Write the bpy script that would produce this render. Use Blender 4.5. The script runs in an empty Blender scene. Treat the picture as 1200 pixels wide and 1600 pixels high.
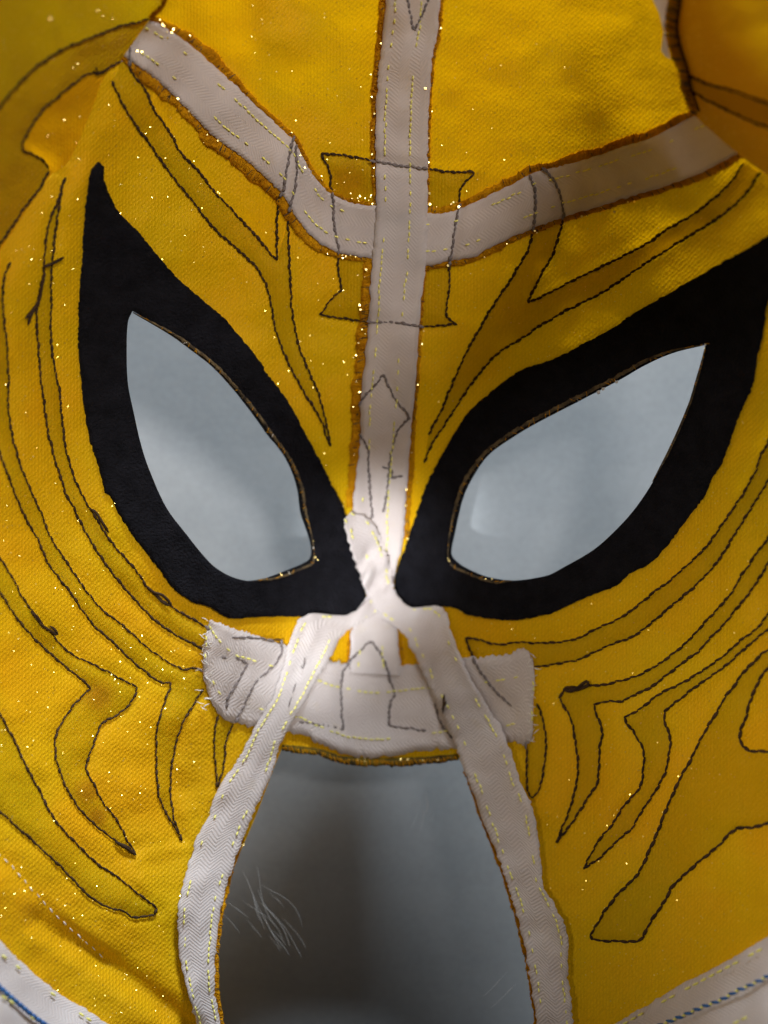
import bpy, math, random
import numpy as np
from mathutils import Vector
from mathutils.geometry import delaunay_2d_cdt

random.seed(7)
rng = np.random.default_rng(7)
R = math.radians
scene = bpy.context.scene
COL = scene.collection

# ------------------------------------------------------------------ camera
CAM_H = 0.36            # metres above the reference level of the mask
PX = 0.00015            # metres on the reference level for one unit of the layout grid
cam_d = bpy.data.cameras.new('camera')
cam = bpy.data.objects.new('camera', cam_d)
COL.objects.link(cam)
cam.location = (0, 0, CAM_H)
cam_d.sensor_fit = 'VERTICAL'
cam_d.sensor_height = 24
cam_d.lens = 12 / (800 * PX / CAM_H)
cam_d.clip_start = 0.01
cam_d.clip_end = 20
cam_d.dof.use_dof = True
cam_d.dof.focus_distance = CAM_H - 0.020
cam_d.dof.aperture_fstop = 5.0
scene.camera = cam

# ------------------------------------------------------------------ world, lamps, exposure
w = bpy.data.worlds.new('World')
scene.world = w
w.use_nodes = True
w.node_tree.nodes['Background'].inputs[0].default_value = (1.0, 0.9, 0.88, 1)
w.node_tree.nodes['Background'].inputs[1].default_value = 0.016


def aim(o, target):
    d = Vector(target) - o.location
    o.rotation_euler = d.to_track_quat('-Z', 'Y').to_euler()


def area(name, loc, target, size, power, col):
    l = bpy.data.lights.new(name, 'AREA')
    l.shape = 'DISK'
    l.size = size
    l.energy = power
    l.color = col
    o = bpy.data.objects.new(name, l)
    COL.objects.link(o)
    o.location = loc
    aim(o, target)
    return o


def spot(name, loc, target, ang, blend, power, col, rad=0.02):
    l = bpy.data.lights.new(name, 'SPOT')
    l.energy = power
    l.color = col
    l.spot_size = R(ang)
    l.spot_blend = blend
    l.shadow_soft_size = rad
    o = bpy.data.objects.new(name, l)
    COL.objects.link(o)
    o.location = loc
    aim(o, target)
    return o


KEY_LOC = (0.225, 0.30, 0.88)
TABLE_LOC = (0.165, 0.85, 0.305)
spot('key_lamp', KEY_LOC, (-0.038, 0.090, 0.0), 16.5, 1.0, 18.5, (1.0, 0.93, 0.89), 0.11)
area('table_lamp', TABLE_LOC, (0, 0.0, -0.04), 0.20, 8.4, (0.82, 0.91, 1.0))
spot('right_cheek_fill', (-0.42, 0.08, 0.74), (0.098, -0.056, 0.03), 10.5, 1.0, 10.5, (1.0, 0.90, 0.78), 0.05)  # added fill spot, brightens the right cheek
spot('left_cheek_fill', (0.42, 0.08, 0.76), (-0.098, -0.030, 0.03), 11.0, 1.0, 10.5, (1.0, 0.90, 0.80), 0.05)  # added fill spot, brightens the left cheek
spot('nose_highlight_spot', (-0.12, -0.16, 0.60), (-0.002, -0.010, -0.016), 4.2, 0.95, 15.5, (0.97, 0.98, 1.0), 0.008)  # added narrow spot for the bright patch on the nose tape
spot('strap_highlight_spot', (-0.10, -0.20, 0.60), (-0.0165, -0.0345, -0.004), 2.6, 0.8, 15.0, (0.96, 0.98, 1.0), 0.008)  # second added spot, stretches the bright patch onto the left strap
vs = scene.view_settings
vs.view_transform = 'Standard'
vs.look = 'None'
vs.exposure = 0.84
vs.gamma = 1

# ------------------------------------------------------------------ materials


def new_mat(name):
    m = bpy.data.materials.new(name)
    m.use_nodes = True
    nt = m.node_tree
    nt.nodes.clear()
    return m, nt, nt.nodes, nt.links


def N(nodes, t, **kw):
    n = nodes.new(t)
    for k, v in kw.items():
        setattr(n, k, v)
    return n


def noise(nodes, links, vec, scale, detail=3, rough=0.5):
    n = N(nodes, 'ShaderNodeTexNoise')
    n.inputs['Scale'].default_value = scale
    n.inputs['Detail'].default_value = detail
    n.inputs['Roughness'].default_value = rough
    links.new(vec, n.inputs['Vector'])
    return n.outputs['Fac']


def ramp(nodes, links, fac, p0, p1, c0=(0, 0, 0, 1), c1=(1, 1, 1, 1)):
    r = N(nodes, 'ShaderNodeValToRGB')
    r.color_ramp.elements[0].position = p0
    r.color_ramp.elements[1].position = p1
    r.color_ramp.elements[0].color = c0
    r.color_ramp.elements[1].color = c1
    links.new(fac, r.inputs[0])
    return r.outputs[0]


def mixc(nodes, links, fac, a, b, mode='MIX'):
    m = N(nodes, 'ShaderNodeMix', data_type='RGBA', blend_type=mode)
    if isinstance(fac, (int, float)):
        m.inputs[0].default_value = fac
    else:
        links.new(fac, m.inputs[0])
    for i, c in ((6, a), (7, b)):
        if isinstance(c, tuple):
            m.inputs[i].default_value = c
        else:
            links.new(c, m.inputs[i])
    return m.outputs[2]


def math_(nodes, links, op, a, b=None):
    m = N(nodes, 'ShaderNodeMath', operation=op)
    for i, v in enumerate((a, b)):
        if v is None:
            continue
        if isinstance(v, (int, float)):
            m.inputs[i].default_value = v
        else:
            links.new(v, m.inputs[i])
    return m.outputs[0]


def cloth_mat(name, c0, c1, trans_col, trans, fleck=0.985, stain=0.22, weave=0.4, spots=()):
    """gold lame knit: diffuse + translucent cloth with scattered metallic flecks"""
    m, nt, nodes, links = new_mat(name)
    uv = N(nodes, 'ShaderNodeUVMap').outputs[0]          # 1 unit = 1000 layout units (15 cm)
    big = ramp(nodes, links, noise(nodes, links, uv, 4.5, 3, 0.55), 0.34, 0.62)
    col = mixc(nodes, links, big, c0, c1)
    st = ramp(nodes, links, noise(nodes, links, uv, 11, 5, 0.6), 0.60, 0.78)
    stf = math_(nodes, links, 'MULTIPLY', st, stain)
    col = mixc(nodes, links, stf, col, (c1[0] * 0.62, c1[1] * 0.5, 0.004, 1))
    for sx, sy, sr in spots:                              # old brown marks soaked into the cloth
        dist = N(nodes, 'ShaderNodeVectorMath', operation='DISTANCE')
        links.new(uv, dist.inputs[0])
        dist.inputs[1].default_value = (sx, sy, 0)
        edge = math_(nodes, links, 'ADD', dist.outputs['Value'], math_(nodes, links, 'MULTIPLY', noise(nodes, links, uv, 60, 3, 0.6), sr * 0.9))
        f = ramp(nodes, links, math_(nodes, links, 'DIVIDE', edge, sr * 1.9), 0.45, 0.95, (0.75, 0.75, 0.75, 1), (0, 0, 0, 1))
        col = mixc(nodes, links, f, col, (0.36, 0.15, 0.003, 1))
    fine = noise(nodes, links, uv, 260, 2, 0.6)
    col = mixc(nodes, links, 0.18, col, mixc(nodes, links, ramp(nodes, links, fine, 0.3, 0.7), (0.25, 0.22, 0.1, 1), (1, 1, 1, 1)), 'MULTIPLY')
    # knit rows
    wv = N(nodes, 'ShaderNodeTexWave', wave_type='BANDS', bands_direction='DIAGONAL')
    wv.inputs['Scale'].default_value = 75
    wv.inputs['Distortion'].default_value = 3.5
    wv.inputs['Detail'].default_value = 1
    links.new(uv, wv.inputs['Vector'])
    wv2 = N(nodes, 'ShaderNodeTexWave', wave_type='BANDS', bands_direction='X')
    wv2.inputs['Scale'].default_value = 62
    wv2.inputs['Distortion'].default_value = 1.0
    links.new(uv, wv2.inputs['Vector'])
    h = math_(nodes, links, 'ADD', math_(nodes, links, 'MULTIPLY', wv.outputs['Fac'], wv2.outputs['Fac']), fine)
    pores = ramp(nodes, links, math_(nodes, links, 'MULTIPLY', wv.outputs['Fac'], wv2.outputs['Fac']), 0.0, 0.45, (0.74, 0.66, 0.5, 1), (1.06, 1.05, 1, 1))
    col = mixc(nodes, links, min(1.0, weave), col, pores, 'MULTIPLY')
    b = N(nodes, 'ShaderNodeBump')
    b.inputs['Strength'].default_value = weave
    b.inputs['Distance'].default_value = 0.0004
    links.new(h, b.inputs['Height'])
    soft = N(nodes, 'ShaderNodeBump')
    soft.inputs['Strength'].default_value = 0.3
    soft.inputs['Distance'].default_value = 0.004
    links.new(noise(nodes, links, uv, 14, 3, 0.5), soft.inputs['Height'])
    links.new(soft.outputs[0], b.inputs['Normal'])
    p = N(nodes, 'ShaderNodeBsdfPrincipled')
    links.new(col, p.inputs['Base Color'])
    p.inputs['Roughness'].default_value = 0.62
    p.inputs['Specular IOR Level'].default_value = 0.18
    p.inputs['Sheen Weight'].default_value = 0.08
    p.inputs['Sheen Tint'].default_value = (1, 0.8, 0.2, 1)
    links.new(b.outputs[0], p.inputs['Normal'])
    t = N(nodes, 'ShaderNodeBsdfTranslucent')
    t.inputs[0].default_value = trans_col
    links.new(b.outputs[0], t.inputs[1])
    mx = N(nodes, 'ShaderNodeMixShader')
    mx.inputs[0].default_value = trans
    links.new(p.outputs[0], mx.inputs[1])
    links.new(t.outputs[0], mx.inputs[2])
    # flecks
    vo = N(nodes, 'ShaderNodeTexVoronoi')
    vo.inputs['Scale'].default_value = 360
    links.new(uv, vo.inputs['Vector'])
    sep = N(nodes, 'ShaderNodeSeparateColor')
    links.new(vo.outputs['Color'], sep.inputs[0])
    pick = math_(nodes, links, 'GREATER_THAN', sep.outputs[2], fleck)
    near = math_(nodes, links, 'LESS_THAN', vo.outputs['Distance'], 0.42)
    pick = math_(nodes, links, 'MULTIPLY', pick, near)
    geo = N(nodes, 'ShaderNodeNewGeometry')
    sub = N(nodes, 'ShaderNodeVectorMath', operation='SUBTRACT')
    links.new(vo.outputs['Color'], sub.inputs[0])
    sub.inputs[1].default_value = (0.5, 0.5, 0.9)
    scl = N(nodes, 'ShaderNodeVectorMath', operation='SCALE')
    links.new(sub.outputs[0], scl.inputs[0])
    scl.inputs['Scale'].default_value = 1.0
    add = N(nodes, 'ShaderNodeVectorMath', operation='ADD')
    links.new(scl.outputs[0], add.inputs[0])
    links.new(geo.outputs['Normal'], add.inputs[1])
    nrm = N(nodes, 'ShaderNodeVectorMath', operation='NORMALIZE')
    links.new(add.outputs[0], nrm.inputs[0])
    g = N(nodes, 'ShaderNodeBsdfGlossy')
    g.inputs['Color'].default_value = (0.95, 0.72, 0.18, 1)
    g.inputs['Roughness'].default_value = 0.3
    links.new(nrm.outputs[0], g.inputs['Normal'])
    mx2 = N(nodes, 'ShaderNodeMixShader')
    links.new(math_(nodes, links, 'MULTIPLY', pick, 0.6), mx2.inputs[0])
    links.new(mx.outputs[0], mx2.inputs[1])
    links.new(g.outputs[0], mx2.inputs[2])
    out = N(nodes, 'ShaderNodeOutputMaterial')
    links.new(mx2.outputs[0], out.inputs[0])
    return m


M = {}
M['cloth'] = cloth_mat('gold_cloth', (0.92, 0.59, 0.001, 1), (0.98, 0.50, 0.001, 1), (1.0, 0.49, 0.001, 1), 0.36, fleck=0.986)
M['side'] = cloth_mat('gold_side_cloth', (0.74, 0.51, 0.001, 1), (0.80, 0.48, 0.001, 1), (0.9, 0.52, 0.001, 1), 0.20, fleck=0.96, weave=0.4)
M['glow'] = cloth_mat('amber_glow_cloth', (0.97, 0.45, 0.001, 1), (0.98, 0.42, 0.001, 1), (1.0, 0.44, 0.001, 1), 0.5, fleck=0.997, weave=0.3)  # single layer; brighter amber colour stands in for backlight glow
M['applique'] = cloth_mat('doubled_cloth', (0.62, 0.462, 0.001, 1), (0.67, 0.44, 0.001, 1), (0.98, 0.88, 0.001, 1), 0.50, fleck=0.992, spots=((0.155, 1.088, 0.024), (0.138, 1.235, 0.020), (0.152, 1.275, 0.016), (0.545, 0.285, 0.03)))


def plain_fabric(name, c0, c1, scale=120, bump=0.5, dist=0.0004, rough=0.9, trans=0.0, spec=0.1, sheen=0.0):
    m, nt, nodes, links = new_mat(name)
    tc = N(nodes, 'ShaderNodeTexCoord')
    n = noise(nodes, links, tc.outputs['Object'], scale, 4, 0.6)
    col = mixc(nodes, links, ramp(nodes, links, n, 0.3, 0.7), c0, c1)
    p = N(nodes, 'ShaderNodeBsdfPrincipled')
    links.new(col, p.inputs['Base Color'])
    p.inputs['Roughness'].default_value = rough
    p.inputs['Specular IOR Level'].default_value = spec
    p.inputs['Sheen Weight'].default_value = sheen
    b = N(nodes, 'ShaderNodeBump')
    b.inputs['Strength'].default_value = bump
    b.inputs['Distance'].default_value = dist
    links.new(noise(nodes, links, tc.outputs['Object'], scale * 6, 3, 0.6), b.inputs['Height'])
    links.new(b.outputs[0], p.inputs['Normal'])
    out = N(nodes, 'ShaderNodeOutputMaterial')
    if trans:
        t = N(nodes, 'ShaderNodeBsdfTranslucent')
        links.new(col, t.inputs[0])
        mx = N(nodes, 'ShaderNodeMixShader')
        mx.inputs[0].default_value = trans
        links.new(p.outputs[0], mx.inputs[1])
        links.new(t.outputs[0], mx.inputs[2])
        links.new(mx.outputs[0], out.inputs[0])
    else:
        links.new(p.outputs[0], out.inputs[0])
    return m


def tape_mat(name, strength):
    m, nt, nodes, links = new_mat(name)
    uv = N(nodes, 'ShaderNodeUVMap').outputs[0]          # x along the tape, y across, 1 unit = 100 layout units
    sp = N(nodes, 'ShaderNodeSeparateXYZ')
    links.new(uv, sp.inputs[0])
    tri = N(nodes, 'ShaderNodeMath', operation='PINGPONG')
    links.new(sp.outputs[1], tri.inputs[0])
    tri.inputs[1].default_value = 0.17
    ph = math_(nodes, links, 'ADD', sp.outputs[0], math_(nodes, links, 'MULTIPLY', tri.outputs[0], 0.9))
    chev = math_(nodes, links, 'SINE', math_(nodes, links, 'MULTIPLY', ph, 105.0))
    fine = noise(nodes, links, uv, 30, 3, 0.6)
    big = noise(nodes, links, uv, 1.6, 4, 0.6)
    col = mixc(nodes, links, ramp(nodes, links, big, 0.3, 0.72), (0.62, 0.56, 0.545, 1), (0.70, 0.65, 0.635, 1))
    st = ramp(nodes, links, noise(nodes, links, uv, 3.1, 4, 0.65), 0.58, 0.80)
    col = mixc(nodes, links, math_(nodes, links, 'MULTIPLY', st, 0.28), col, (0.62, 0.50, 0.30, 1))
    weft = ramp(nodes, links, chev, 0.0, 1.0, (0.88, 0.87, 0.87, 1), (1, 1, 1, 1))
    col = mixc(nodes, links, strength, col, weft, 'MULTIPLY')
    b = N(nodes, 'ShaderNodeBump')
    b.inputs['Strength'].default_value = 0.15 + 0.3 * strength
    b.inputs['Distance'].default_value = 0.0003
    links.new(math_(nodes, links, 'ADD', math_(nodes, links, 'MULTIPLY', chev, 0.5), fine), b.inputs['Height'])
    p = N(nodes, 'ShaderNodeBsdfPrincipled')
    links.new(col, p.inputs['Base Color'])
    p.inputs['Roughness'].default_value = 0.85
    p.inputs['Specular IOR Level'].default_value = 0.12
    links.new(b.outputs[0], p.inputs['Normal'])
    t = N(nodes, 'ShaderNodeBsdfTranslucent')
    links.new(col, t.inputs[0])
    mx = N(nodes, 'ShaderNodeMixShader')
    mx.inputs[0].default_value = 0.2
    links.new(p.outputs[0], mx.inputs[1])
    links.new(t.outputs[0], mx.inputs[2])
    out = N(nodes, 'ShaderNodeOutputMaterial')
    links.new(mx.outputs[0], out.inputs[0])
    return m


M['tape'] = tape_mat('white_twill_tape', 0.18)
M['twill'] = tape_mat('white_herringbone_tape', 0.6)
M['black'] = plain_fabric('black_felt', (0.004, 0.004, 0.006, 1), (0.010, 0.010, 0.014, 1), 260, 1.0, 0.0010, 0.9, spec=0.12)
M['thread'] = plain_fabric('dark_brown_thread', (0.022, 0.012, 0.006, 1), (0.060, 0.032, 0.014, 1), 300, 0.3, rough=0.7, spec=0.2)
M['thread_under'] = plain_fabric('thread_showing_through_tape', (0.17, 0.145, 0.14, 1), (0.25, 0.215, 0.21, 1), 500, 0.3, trans=0.1)
M['yellow_thread'] = plain_fabric('yellow_thread', (0.82, 0.77, 0.16, 1), (0.86, 0.82, 0.28, 1), 500, 0.2)
M['white_thread'] = plain_fabric('white_thread', (0.65, 0.62, 0.58, 1), (0.8, 0.78, 0.74, 1), 500, 0.2)
M['blue_thread'] = plain_fabric('blue_thread', (0.03, 0.10, 0.30, 1), (0.06, 0.16, 0.38, 1), 500, 0.2)
M['overlock'] = plain_fabric('amber_overlock_edge', (0.44, 0.17, 0.003, 1), (0.70, 0.34, 0.004, 1), 200, 0.8, 0.0006, trans=0.15)
M['edge'] = plain_fabric('raw_cut_edge', (0.022, 0.018, 0.018, 1), (0.22, 0.16, 0.08, 1), 420, 0.8, 0.0006)
M['mouth_edge'] = plain_fabric('dark_mouth_edge', (0.02, 0.018, 0.012, 1), (0.20, 0.13, 0.01, 1), 120, 0.8, 0.0006)
M['lint'] = plain_fabric('white_lint', (0.7, 0.7, 0.7, 1), (0.85, 0.85, 0.85, 1), 50, 0.1, trans=0.3)


def gold_mat():
    m, nt, nodes, links = new_mat('gold_flecks')
    p = N(nodes, 'ShaderNodeBsdfPrincipled')
    p.inputs['Base Color'].default_value = (1.0, 0.80, 0.30, 1)
    p.inputs['Metallic'].default_value = 1
    p.inputs['Roughness'].default_value = 0.33
    out = N(nodes, 'ShaderNodeOutputMaterial')
    links.new(p.outputs[0], out.inputs[0])
    return m


M['gold'] = gold_mat()


def table_mat():
    m, nt, nodes, links = new_mat('pale_grey_felt')
    tc = N(nodes, 'ShaderNodeTexCoord').outputs['Object']
    n = noise(nodes, links, tc, 25, 5, 0.6)
    n2 = noise(nodes, links, tc, 600, 3, 0.7)
    mp = N(nodes, 'ShaderNodeMapping')
    mp.inputs['Scale'].default_value = (14, 90, 1)
    mp.inputs['Rotation'].default_value = (0, 0, 0.15)
    links.new(tc, mp.inputs['Vector'])
    n3 = noise(nodes, links, mp.outputs[0], 1.0, 4, 0.6)
    col = mixc(nodes, links, ramp(nodes, links, n, 0.3, 0.7), (0.34, 0.37, 0.39, 1), (0.41, 0.44, 0.46, 1))
    col = mixc(nodes, links, 0.5, col, ramp(nodes, links, n3, 0.3, 0.7, (0.84, 0.86, 0.88, 1), (1, 1, 1, 1)), 'MULTIPLY')
    col = mixc(nodes, links, 0.5, col, ramp(nodes, links, n2, 0.3, 0.7, (0.8, 0.8, 0.8, 1), (1, 1, 1, 1)), 'MULTIPLY')
    b = N(nodes, 'ShaderNodeBump')
    b.inputs['Strength'].default_value = 0.2
    b.inputs['Distance'].default_value = 0.0003
    links.new(n2, b.inputs['Height'])
    p = N(nodes, 'ShaderNodeBsdfPrincipled')
    links.new(col, p.inputs['Base Color'])
    p.inputs['Roughness'].default_value = 0.9
    p.inputs['Specular IOR Level'].default_value = 0.1
    links.new(b.outputs[0], p.inputs['Normal'])
    out = N(nodes, 'ShaderNodeOutputMaterial')
    links.new(p.outputs[0], out.inputs[0])
    return m


M['table'] = table_mat()

# ------------------------------------------------------------------ 2-D helpers (layout grid: x right, y down)


def A(*v):
    return np.array(v, float).reshape(-1, 2)


def resample(p, step):
    d = np.r_[0, np.cumsum(np.hypot(*np.diff(p, axis=0).T))]
    n = max(2, int(round(d[-1] / step)) + 1)
    s = np.linspace(0, d[-1], n)
    return np.c_[np.interp(s, d, p[:, 0]), np.interp(s, d, p[:, 1])]


def crom(p, k=6):
    if len(p) < 3:
        t = np.linspace(0, 1, k * 2)[:, None]
        return p[0] * (1 - t) + p[-1] * t
    q = np.vstack([2 * p[0] - p[1], p, 2 * p[-1] - p[-2]])
    out = []
    for i in range(1, len(q) - 2):
        a, b, c, d = q[i - 1], q[i], q[i + 1], q[i + 2]
        L = np.hypot(*(c - b)) + 1e-9
        m1 = (c - a) / (np.hypot(*(b - a)) + L) * L
        m2 = (d - b) / (np.hypot(*(d - c)) + L) * L
        t = np.linspace(0, 1, k, endpoint=False)[:, None]
        out.append((2 * t**3 - 3 * t**2 + 1) * b + (t**3 - 2 * t**2 + t) * m1 + (-2 * t**3 + 3 * t**2) * c + (t**3 - t**2) * m2)
    out.append(q[-2][None])
    return np.vstack(out)


def smooth(p, step=5, corner=50):
    p = np.asarray(p, float)
    v = np.diff(p, axis=0)
    ang = np.degrees(np.arctan2(v[:, 1], v[:, 0]))
    turn = np.abs((np.diff(ang) + 180) % 360 - 180)
    cuts = [0] + [i + 1 for i, t in enumerate(turn) if t > corner] + [len(p) - 1]
    out = []
    for a, b in zip(cuts[:-1], cuts[1:]):
        s = resample(crom(p[a:b + 1]), step)
        out.append(s if not out else s[1:])
    return np.vstack(out)


def closed(p, step=5, corner=50):
    p = np.asarray(p, float)
    s = smooth(np.vstack([p, p[:1]]), step, corner)
    return s[:-1]


def inside(pts, poly):
    x, y = pts[:, 0], pts[:, 1]
    r = np.zeros(len(pts), bool)
    x0, y0 = poly[:, 0], poly[:, 1]
    x1, y1 = np.roll(x0, -1), np.roll(y0, -1)
    for a, b, c, d in zip(x0, y0, x1, y1):
        if b == d:
            continue
        hit = ((b > y) != (d > y))
        r ^= hit & (x < (c - a) * (y - b) / (d - b) + a)
    return r


def seg_dist(pts, line):
    best = np.full(len(pts), 1e9)
    side = np.zeros(len(pts))
    for a, b in zip(line[:-1], line[1:]):
        d = b - a
        t = np.clip(((pts - a) @ d) / (d @ d + 1e-9), 0, 1)
        q = a + t[:, None] * d
        e = pts - q
        dist = np.hypot(e[:, 0], e[:, 1])
        s = d[0] * (pts[:, 1] - a[1]) - d[1] * (pts[:, 0] - a[0])
        m = dist < best
        best = np.where(m, dist, best)
        side = np.where(m, s, side)
    return best, side

# ------------------------------------------------------------------ traced outlines

eye_l_out = A(155,255, 146,268, 140,300, 135,350, 132,400, 127,467, 125,533, 130,600, 136,650, 145,693, 157,730, 167,770, 174,774, 188,802, 207,833, 233,867, 260,903, 268,916, 300,940, 323,947, 337,954, 357,965, 400,964, 467,963, 540,966, 566,945, 573,935, 560,885, 548,830, 537,793, 520,760, 500,720, 477,677, 450,627, 420,587, 400,556, 367,517, 353,500, 310,463, 273,430, 247,400, 230,380, 217,363, 187,333, 167,293, 162,277, 164,262)
eye_l_in = A(207,486, 200,503, 198,550, 200,600, 208,640, 220,693, 233,733, 260,793, 293,837, 317,867, 337,887, 367,903, 400,908, 440,898, 488,878, 492,866, 485,833, 474,798, 467,760, 450,720, 423,683, 400,651, 367,610, 333,573, 300,547, 267,523, 217,491)
eye_r_out = A(1260,322, 1200,368, 1177,383, 1147,400, 1117,417, 1070,443, 1030,467, 993,488, 950,517, 900,543, 860,563, 820,575, 800,587, 773,607, 733,643, 710,677, 687,717, 667,757, 653,796, 637,843, 616,912, 630,950, 660,963, 690,947, 717,953, 733,962, 800,969, 843,962, 867,955, 917,932, 960,915, 980,898, 1017,877, 1047,843, 1079,799, 1097,777, 1110,747, 1127,720, 1153,647, 1173,600, 1180,560, 1190,517, 1198,467, 1225,440, 1252,395)
eye_r_in = A(1104,536, 1090,540, 1050,551, 1007,570, 967,593, 900,628, 833,663, 800,683, 763,710, 733,750, 718,785, 703,840, 699,868, 707,880, 733,893, 767,905, 800,909, 853,900, 883,885, 923,862, 950,840, 988,800, 1020,753, 1050,693, 1077,630, 1087,597, 1097,563)

# tapes as cross sections: (left x, left y, right x, right y)
tape_center = np.array([(612,-160,705,-160),(603,0,688,0),(597,67,682,60),(591,115,676,87),(590,133,673,125),(587,200,669,200),(587,260,668,267),(588,320,668,333),(585,365,667,375),(582,400,665,415),(578,467,658,467),(572,550,653,547),(564,627,648,617),(563,683,642,673),(558,733,637,745),(552,793,633,793),(556,840,630,842),(567,900,615,905),(572,932,610,935),(556,957,618,957),(549,985,621,987),(547,1032,625,1041),(547,1050,625,1056)], float)
tape_left = np.array([(233,32,193,88),(247,37,213,101),(268,50,235,117),(300,72,265,143),(350,117,300,178),(375,140,333,213),(400,165,368,238),(427,190,400,263),(446,207,425,287),(460,220,442,304),(470,240,453,323),(482,262,465,343),(493,279,480,362),(513,300,500,380),(550,317,533,396),(587,322,582,403),(628,328,628,408)], float)
tape_right = np.array([(628,330,628,412),(668,333,665,415),(700,332,702,408),(733,320,736,402),(768,303,775,383),(800,288,806,368),(833,270,848,351),(866,262,885,338),(900,253,922,327),(935,243,960,315),(967,231,993,305),(1010,218,1030,294),(1083,183,1090,273),(1135,160,1150,240),(1200,120,1210,200)], float)
tape_muzzle = np.array([(328,967,320,1000),(347,975,317,1047),(365,982,331,1098),(385,988,353,1125),(400,993,393,1134),(440,1006,440,1144),(470,1018,470,1148),(507,1029,500,1162),(533,1035,533,1176),(583,1043,570,1183),(620,1041,610,1181),(660,1037,655,1174),(695,1034,700,1170),(723,1030,745,1166),(760,1026,787,1163),(800,1020,803,1158),(818,1012,818,1164),(832,1030,832,1150),(836,1067,829,1120)], float)
strap_l = np.array([(606,905,616,928),(575,938,592,955),(545,960,560,976),(475,962,535,992),(452,1005,516,1028),(439,1050,502,1050),(426,1090,480,1090),(398,1136,440,1158),(378,1177,430,1190),(363,1200,422,1214),(340,1233,409,1242),(327,1273,394,1275),(307,1310,380,1310),(293,1357,364,1355),(280,1407,350,1400),(278,1450,341,1450),(282,1500,335,1500),(293,1550,336,1550),(307,1600,343,1590),(335,1720,362,1720)], float)
strap_r = np.array([(537,812,549,799),(541,832,578,812),(547,855,594,838),(556,882,605,867),(566,912,612,896),(578,936,616,922),(596,965,640,948),(628,987,690,948),(640,1008,704,985),(653,1033,723,1030),(667,1065,740,1067),(682,1098,760,1100),(698,1130,780,1133),(714,1172,800,1177),(726,1205,813,1220),(738,1235,830,1257),(755,1285,840,1300),(770,1320,845,1343),(785,1358,850,1387),(795,1388,863,1407),(804,1420,883,1447),(815,1460,889,1477),(825,1503,887,1517),(832,1550,892,1560),(838,1600,895,1600),(850,1720,915,1720)], float)

fold_line = A(215,60, 190,97, 165,116, 140,180, 105,255, 78,275, 40,330, 0,392, -70,500, -190,640)
flap_line = A(1040,-190, 1046,-60, 1046,20, 1042,45, 1050,83, 1060,108, 1066,140, 1084,178, 1112,205, 1150,238, 1200,275, 1290,335, 1390,400)

# stitched outlines:  name, list of polylines, band outline (or None)
S = {}
S['S1'] = A(-60,215, 0,168, 20,143, 60,103, 100,77, 147,57, 187,42, 232,31)
S['S2'] = A(77,262, 60,245, 33,235, 37,220, 57,185, 83,158, 117,130, 140,115, 157,115, 180,101, 190,96)
S['S2b'] = A(77,267, 60,297, 37,327, 0,383, -40,440)
S['S3'] = A(175,127, 190,160, 213,197, 240,233, 267,273, 300,313, 340,363, 383,400, 402,420, 414,440, 423,473, 433,523, 453,573, 480,620, 503,660, 513,690, 518,697)
S['S4'] = A(203,73, 205,110, 227,140, 240,170, 267,210, 283,240, 310,267, 333,297, 367,333, 400,369, 423,397, 433,407)
S['S5'] = A(433,407, 433,390, 434,320, 442,297, 453,240, 460,213)
S['S6'] = A(463,225, 462,290, 451,333, 452,393, 452,407, 455,467, 463,527, 477,567, 497,613, 507,650, 516,690)
S['S7'] = A(535,452, 528,420, 530,393, 525,370, 522,350, 520,310, 517,290, 515,267, 500,240, 540,243, 587,252, 633,260, 667,263, 700,268, 743,268, 733,280, 720,293, 717,307, 718,320, 710,360, 705,397, 703,407, 702,450, 697,487, 702,500, 715,505, 667,510, 613,503, 580,503, 547,500, 500,492, 513,472, 535,452)
S['S8'] = A(630,-30, 637,0, 642,30, 647,50, 658,27, 668,0, 678,-30)
S['S9'] = A(582,810, 580,793, 577,750, 573,697, 563,680, 559,650, 567,622, 583,607, 599,583, 613,617, 627,637, 642,652, 623,670, 615,693, 610,720, 607,747, 600,800)
S['S9b'] = A(597,730, 613,733, 610,748, 630,743)
S['S10'] = A(847,263, 862,277, 873,297, 878,320, 880,340, 872,370, 864,400, 850,420, 840,443, 822,474, 847,463, 887,443, 933,420, 978,399, 1017,377, 1040,360, 1090,330, 1123,303, 1150,273, 1160,255)
S['S11'] = A(827,273, 835,293, 837,320, 833,353, 827,387, 818,403, 798,437, 767,483, 733,543, 710,590, 693,633, 670,680)
S['S12'] = A(1187,270, 1167,300, 1133,333, 1090,360, 1060,380, 1030,399, 977,433, 940,458, 880,488, 833,517, 800,538, 773,557, 750,583, 720,623, 693,667, 673,697, 663,723)
S['A'] = A(15,410, 7,433, 5,483, 10,533, 13,583, 13,633, 20,683, 33,730, 50,770, 63,799, 80,840, 107,883, 140,930, 160,953, 187,973, 217,1000, 250,1027, 290,1047, 303,1043, 318,1048)
S['B'] = A(-30,640, 0,710, 10,737, 20,763, 34,798, 57,840, 80,887, 113,930, 143,973, 173,1000, 200,1027, 227,1050, 253,1067, 270,1067, 260,1090, 250,1120, 243,1160, 245,1200, 247,1243, 260,1270, 273,1293, 285,1313)
S['C'] = A(102,277, 90,313, 75,357, 70,398, 67,433, 58,487, 58,527, 62,573, 68,627, 77,683, 90,733, 103,770, 118,799, 133,830, 153,863, 177,897, 207,933, 240,967, 277,993, 318,1014)
S['D'] = A(102,278, 93,320, 87,360, 83,400, 80,450, 80,533, 88,587, 95,627, 100,683, 110,727, 127,770, 143,799, 163,830, 187,863, 213,893, 233,920, 267,947, 300,967, 328,984)
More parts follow.
